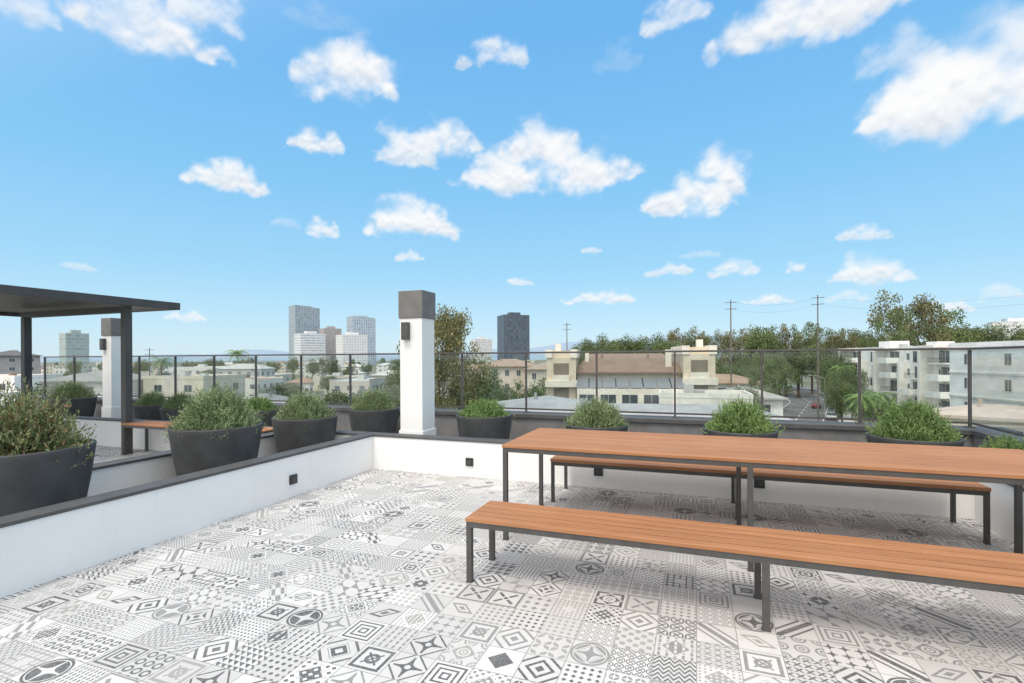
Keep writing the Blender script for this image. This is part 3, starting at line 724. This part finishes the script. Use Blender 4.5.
# palms
def palm_data():
    tk=MB()
    for i in range(10): tk.tube((.02*math.sin(i),0,i*.09),(.02*math.sin(i+1),0,(i+1)*.09),.022-.0008*i,.021-.0008*i,8)
    fr=MB()
    for k in range(26):
        a_=k*2.399; up=.9-1.3*(k/26.0); p=Vector((0,0,.9)); dv=Vector((math.cos(a_),math.sin(a_),up)).normalized(); side=Vector((-math.sin(a_),math.cos(a_),0))
        L=.30; prev=p; seg=7
        for s in range(seg):
            dv=(dv+Vector((0,0,-.16))).normalized(); nx=prev+dv*(L/seg); w=.045*math.sin(math.pi*(s+.6)/(seg+.6))+.004
            for sd in (-1,1):
                for j in range(3):
                    q=prev.lerp(nx,j/3); fr.face([tuple(q),tuple(q+dv*.012),tuple(q+side*sd*w*1.2+dv*.03+Vector((0,0,-.02)))])
            prev=nx
    return tk.data('trunk',[M_bark]),fr.data('fronds',[L_green])
pt,pf=palm_data()
for t,d_,zt,w in ((.70,60,-2.6,7),(.735,66,-2.8,7),(.66,110,0,9),(.38,110,2,12),(-.70,150,3,13),(-.55,190,6,15)):
    x,y=survey(t,d_); h=zt-GZ; e=empty('palm_tree',(x,y,GZ),random.random()*6,'fan palm with arching green fronds','tree',group='palm trees',scale=(w,w,h)); obj('trunk',pt,e); obj('fronds',pf,e)

# ------------------------------------------------------------ utility poles and wires
M_pole=mat('pole_wood',(.17,.14,.12),.9,.2,3); M_wire=mat('wire',(.10,.10,.10),.6,.1,3)
tops=[]
for t,d_,zt in ((.438,92,12.0),(.612,92,12.8),(.11,118,9.8),(-.725,130,4.6),(1.15,70,11.5)):
    x,y=survey(t,d_); h=zt-GZ
    e=empty('utility_pole',(x,y,GZ),facing(t),'weathered wooden utility pole with crossarms','pole',group='utility poles')
    obj('pole_shaft',MB().tube((0,0,0),(0,0,h),.16,.09,8).data('pole_shaft',[M_pole]),e)
    m=MB()
    for zz in (.5,1.7): m.box(-1.0,1.0,-.2,-.11,h-zz-.05,h-zz+.05); 
    obj('crossarm',m.data('crossarm',[M_pole]),e)
    tops.append((x,y,zt))
def wire(a_,b_,sag,off):
    m=MB(); n=14; P=[]
    for i in range(n+1):
        f=i/n; P.append((a_[0]+(b_[0]-a_[0])*f,a_[1]+(b_[1]-a_[1])*f+off,a_[2]+(b_[2]-a_[2])*f-sag*4*f*(1-f)))
    for i in range(n): m.tube(P[i],P[i+1],.012,.012,4,caps=False)
    obj('power_line',m.data('power_line',[M_wire]),label='thin black overhead wire strung between poles',cat='wire',group='overhead wires')
up=lambda p,dz:(p[0],p[1],p[2]-dz)
for dz,o in ((.5,-.8),(1.7,.3)):
    wire(up(tops[1],dz),up(tops[4],dz),1.5,o); wire(up(tops[0],dz),up(tops[1],dz),1.0,o)
# street lamps
for t,d_ in ((.625,100),(.53,100),(.61,128)):
    x,y=survey(t,d_); e=empty('street_lamp',(x,y,GZ+.14),facing(t),'tall grey street lamp with curved arm','lamp',group='street lamps')
    obj('post',MB().tube((0,0,0),(0,0,8),.12,.07,8).data('post',[M_conc]),e)
    obj('arm',MB().tube((0,0,7.9),(-1.2,0,8.5),.05,.04,6).tube((-1.2,0,8.5),(-2.2,0,8.55),.04,.04,6).data('arm',[M_conc]),e)
    obj('lamp_head',MB().box(-2.9,-2.2,-.15,.15,8.46,8.6).data('lamp_head',[M_conc]),e,bevel=.03)

# ------------------------------------------------------------ hills
def hill(name,D0,D1,pts,m,seed,rough):
    r=random.Random(seed); mb=MB(); n=140; t0,t1=pts[0][0],pts[-1][0]; rows=[]
    for i in range(n+1):
        t=t0+(t1-t0)*i/n
        for (a_,ha),(b_,hb) in zip(pts[:-1],pts[1:]):
            if a_<=t<=b_: f=(t-a_)/(b_-a_); f=f*f*(3-2*f); h=ha+(hb-ha)*f
        h=h*(1+rough*(math.sin(i*.9+seed)+.6*math.sin(i*2.3))*.5)+r.uniform(-1,1)*rough*h*.25
        col=[]
        for dd,hh in ((D0,0),(D0*.6+D1*.4,h*.5),(D1,h),(D1*1.15,h*.6),(D1*1.3,0)):
            x,y=survey(t,dd); col.append((x,y,GZ+hh))
        rows.append(col)
    for c in rows: mb.v+=c
    k=5
    for i in range(n):
        for j in range(k-1): mb.f.append((i*k+j,(i+1)*k+j,(i+1)*k+j+1,i*k+j+1)); mb.m.append(0)
    return obj(name,mb.data(name,[m],smooth=True),kind='structure')
M_h1=mat('hazy_hill',(.27,.35,.44),1,.08,.003); M_h2=mat('wooded_hill',(.11,.135,.08),1,.5,.05)  # distance haze is put into the bluish colour of the far hills
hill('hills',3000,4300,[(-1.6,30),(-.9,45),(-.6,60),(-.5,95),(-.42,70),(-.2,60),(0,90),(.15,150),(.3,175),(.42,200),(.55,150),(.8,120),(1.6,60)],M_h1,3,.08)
hill('hillside',380,560,[(.70,0),(.85,18),(.95,30),(1.05,38),(1.2,40),(1.6,30)],M_h2,5,.05)
for k in range(26):
    t=random.uniform(.84,1.12); d_=random.uniform(400,540); x,y=survey(t,d_)
    tree(x,y,random.uniform(10,15),random.uniform(12,18),'round','green tree on the wooded hillside',z=GZ+max(0,(t-.72))*75*(d_-370)/190)

# ------------------------------------------------------------ clouds: soft shells high in the sky, density per vertex
def hash2(ix,iy,s):
    h=(ix*374761393+iy*668265263+s*1442695041)&0xffffffff
    h=((h^(h>>13))*1274126177)&0xffffffff; h=h^(h>>16)
    return (h&0xffff)/65535.0
def vnoise(x,y,s):
    xi=np.floor(x).astype(np.int64); yi=np.floor(y).astype(np.int64); fx=x-xi; fy=y-yi
    fx=fx*fx*fx*(fx*(fx*6-15)+10); fy=fy*fy*fy*(fy*(fy*6-15)+10)
    a=hash2(xi,yi,s);b=hash2(xi+1,yi,s);c=hash2(xi,yi+1,s);d=hash2(xi+1,yi+1,s)
    return a+(b-a)*fx+(c-a)*fy+(a-b-c+d)*fx*fy
def fbm(x,y,s,o=6,g=.55):
    t=0;amp=1;tot=0
    for i in range(o):
        t=t+amp*vnoise(x*2**i+17.3*i,y*2**i+5.1*i,s+i); tot+=amp; amp*=g
    return t/tot
def sst(x,a,b):
    t=np.clip((x-a)/(b-a),0,1); return t*t*(3-2*t)
def cloudmat():
    m,nt,b=newmat('cloud_vapour'); nt.nodes.remove(b); out=nt.nodes['Material Output']
    at=nt.nodes.new('ShaderNodeAttribute'); at.attribute_name='Col'
    em=nt.nodes.new('ShaderNodeEmission'); tr=nt.nodes.new('ShaderNodeBsdfTransparent'); mx=nt.nodes.new('ShaderNodeMixShader')
    nt.links.new(at.outputs['Color'],em.inputs[0]); nt.links.new(at.outputs['Alpha'],mx.inputs[0])
    nt.links.new(tr.outputs[0],mx.inputs[1]); nt.links.new(em.outputs[0],mx.inputs[2]); nt.links.new(mx.outputs[0],out.inputs[0])
    try: m.cycles.emission_sampling='NONE'
    except Exception: pass
    return m
M_cloud=cloudmat()
clouds=[(150,22,180,62,1.0),(212,12,80,46,.7),(22,6,70,36,.6),(350,80,112,56,1.0),(316,141,66,28,.9),(230,176,104,40,.95),(404,152,76,34,.85),(446,140,96,36,.9),(548,176,190,46,1.0),(540,146,84,48,.9),(606,172,84,40,.95),(500,172,80,34,.8),(412,224,106,38,.95),(320,230,42,18,.8),
(690,202,106,38,.95),(722,186,56,44,.95),(790,24,180,56,.95),(870,6,150,44,.95),(945,112,190,80,1.0),(990,82,150,96,1.0),(940,98,120,66,1.0),(900,58,100,40,.45),(865,236,60,18,.7),(670,272,56,13,.7),(735,271,60,22,.8),(600,300,96,14,.85),(868,276,84,34,.85),(768,302,60,11,.8),(945,310,66,14,.8),
(498,56,76,28,.7),(672,16,56,34,.7),(410,257,34,11,.8),(80,265,50,9,.45),(520,282,32,10,.8),(185,316,55,11,.8),(795,270,20,14,.7),(592,251,26,8,.6),(1000,296,60,18,.5),(700,256,60,10,.3),(285,222,40,14,.25),(850,300,60,14,.5),(620,60,60,24,.15),(330,20,90,24,.12)]
for ci,(cx,cy,cw_,ch,op) in enumerate(clouds):
    t=(cx-512)/500; a0=math.atan(t)-YAW; e0=math.atan(((358-cy)/500)/math.sqrt(1+t*t))
    cosb=1/math.sqrt(1+t*t)
    wa=cw_/2/500*cosb**2; we=ch/2/500*cosb*1.08
    r_=random.Random(int(cx)*13+5)
    ext=1.8; st=.0021 if cw_<120 else .0026
    nx=int(2*wa*ext/st)+2; ny=int(2*we*ext*1.15/st)+2
    A=np.linspace(-wa*ext,wa*ext,nx); E=np.linspace(-we*ext*1.15,we*ext*1.15,ny); AA,EE=np.meshgrid(A,E)
    sc=1/max(we,.016)
    wx=(fbm(AA*sc*.8+ci*31,EE*sc*.8,1+ci)-.5); wy=(fbm(AA*sc*.8,EE*sc*.8+ci*17,51+ci)-.5)
    X=AA+wx*we*1.5; Y=EE+wy*we*.9
    F=np.full(AA.shape,-3.0); n=7
    for k in range(n):
        f=(k+.5)/n*2-1+r_.uniform(-.12,.12); px=f*wa*.74; rr=(1-.62*abs(f)**1.5)*r_.uniform(.75,1.10)
        pw=max(wa*.38,we*.9)*rr; ph=we*rr; py=-we*.5+ph*.55+r_.uniform(-.08,.12)*we
        dy=(Y-py)/ph; dy=np.where(dy<0,dy*1.6,dy); F=np.maximum(F,1-((X-px)/pw)**2-dy**2)
    n1=fbm(AA*sc*1.2+ci*7.7,EE*sc*1.5,200+ci,6,.54)-.5; 
    n1u=fbm(AA*sc*1.2+ci*7.7,(EE+we*.18)*sc*1.5,200+ci,6,.54)-.5
    dn=F*.9+n1*1.8+.14
    al=sst(dn,-.5,1.25)**1.4*op
    edge=np.minimum(1,np.minimum((1-np.abs(AA)/(wa*ext))*5,(1-np.abs(EE)/(we*ext*1.15))*5)); al=al*np.clip(edge,0,1)
    sh=.55+(EE/we)*.45+(n1-n1u)*2.0+ (1-sst(dn,.2,1.3))*.35
    sh=sst(sh,-.05,1.0)[...,None]
    col=np.array([.69,.755,.84])*(1-sh)+np.array([.99,.99,.99])*sh  # sunlit tops and grey shaded undersides painted into the glowing cloud colour
    R=8000+ci*25; az_=a0+AA/max(.3,math.cos(e0)); el_=e0+EE
    P=np.stack([R*np.cos(el_)*np.sin(az_),R*np.cos(el_)*np.cos(az_),R*np.sin(el_)+1.5],-1).reshape(-1,3)
    idx=np.arange(nx*ny).reshape(ny,nx); q=np.stack([idx[:-1,:-1],idx[:-1,1:],idx[1:,1:],idx[1:,:-1]],-1).reshape(-1,4)
    keep=al.reshape(-1)[q].max(1)>.004; q=q[keep]
    used=np.unique(q); remap=np.zeros(nx*ny,dtype=np.int64); remap[used]=np.arange(len(used)); q=remap[q]
    if len(q)==0: continue
    me=bpy.data.meshes.new('cloud'); me.vertices.add(len(used)); me.vertices.foreach_set('co',P[used].astype(np.float32).ravel())
    me.loops.add(q.size); me.loops.foreach_set('vertex_index',q.astype(np.int32).ravel())
    me.polygons.add(len(q)); me.polygons.foreach_set('loop_start',np.arange(0,q.size,4,dtype=np.int32)); me.polygons.foreach_set('loop_total',np.full(len(q),4,dtype=np.int32))
    me.update(calc_edges=True)
    ca=me.color_attributes.new('Col','FLOAT_COLOR','POINT')
    rgba=np.concatenate([col.reshape(-1,3),al.reshape(-1,1)],1)[used].astype(np.float32); ca.data.foreach_set('color',rgba.ravel())
    me.materials.append(M_cloud); obj('cloud',me,kind='structure')

# ------------------------------------------------------------ camera
cam=bpy.data.cameras.new('camera'); co=bpy.data.objects.new('camera',cam); COL.objects.link(co)
co.location=(0,0,1.5)
co.rotation_euler=(Matrix.Rotation(YAW,3,'Z')@Matrix.Rotation(math.pi/2,3,'X')@Matrix.Rotation(math.radians(-.3),3,'Z')).to_euler()
cam.sensor_width=36; cam.lens=36*500/1024; cam.shift_y=16.5/1024; cam.clip_end=20000; cam.clip_start=.05
scene.camera=co
# ------------------------------------------------------------ light
el=math.radians(60); az=math.radians(188)   # sun azimuth clockwise from +Y
sd=Vector((math.sin(az)*math.cos(el),math.cos(az)*math.cos(el),math.sin(el)))
sl=bpy.data.lights.new('sun','SUN'); sl.energy=2.0; sl.angle=math.radians(20); sl.color=(1,.92,.83)
so=bpy.data.objects.new('sun',sl); COL.objects.link(so); so.rotation_euler=sd.to_track_quat('Z','Y').to_euler()
w=bpy.data.worlds.new('World'); scene.world=w; w.use_nodes=True; nt=w.node_tree
bg=nt.nodes['Background']; bg.inputs[1].default_value=.15
sky=nt.nodes.new('ShaderNodeTexSky'); sky.sky_type='NISHITA'; sky.sun_disc=False; sky.sun_elevation=el; sky.sun_rotation=az
sky.dust_density=.6; sky.ozone_density=3.0
tc=nt.nodes.new('ShaderNodeTexCoord').outputs['Generated']
sp=nt.nodes.new('ShaderNodeSeparateXYZ'); nt.links.new(tc,sp.inputs[0]); z=S(nt,sp.outputs[2])
cr_=nt.nodes.new('ShaderNodeValToRGB'); nt.links.new(z.s,cr_.inputs[0]); E=cr_.color_ramp
stops=[(0,(.66,.84,.94)),(.06,(.53,.79,.95)),(.16,(.36,.70,.95)),(.32,(.24,.60,.95)),(.55,(.165,.50,.92)),(1,(.14,.42,.82))]
E.elements[0].position=0; E.elements[0].color=stops[0][1]+(1,); E.elements[1].position=1; E.elements[1].color=stops[-1][1]+(1,)
for p_,c_ in stops[1:-1]: q=E.elements.new(p_); q.color=c_+(1,)
grad=mixc(nt,1.0,cr_.outputs[0],(6.9,6.9,6.9),'MULTIPLY')
c=mixc(nt,.84,sky.outputs[0],grad)
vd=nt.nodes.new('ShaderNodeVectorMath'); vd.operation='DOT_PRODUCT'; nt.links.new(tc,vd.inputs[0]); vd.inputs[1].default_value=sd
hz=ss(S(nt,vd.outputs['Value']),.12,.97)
c=mixc(nt,hz*.88,c,(13.8,12.9,11.7))       # white glow added around the sun, unseen behind the viewpoint, as fill light
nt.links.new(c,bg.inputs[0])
scene.view_settings.view_transform='Standard'; scene.view_settings.look='None'; scene.view_settings.exposure=0
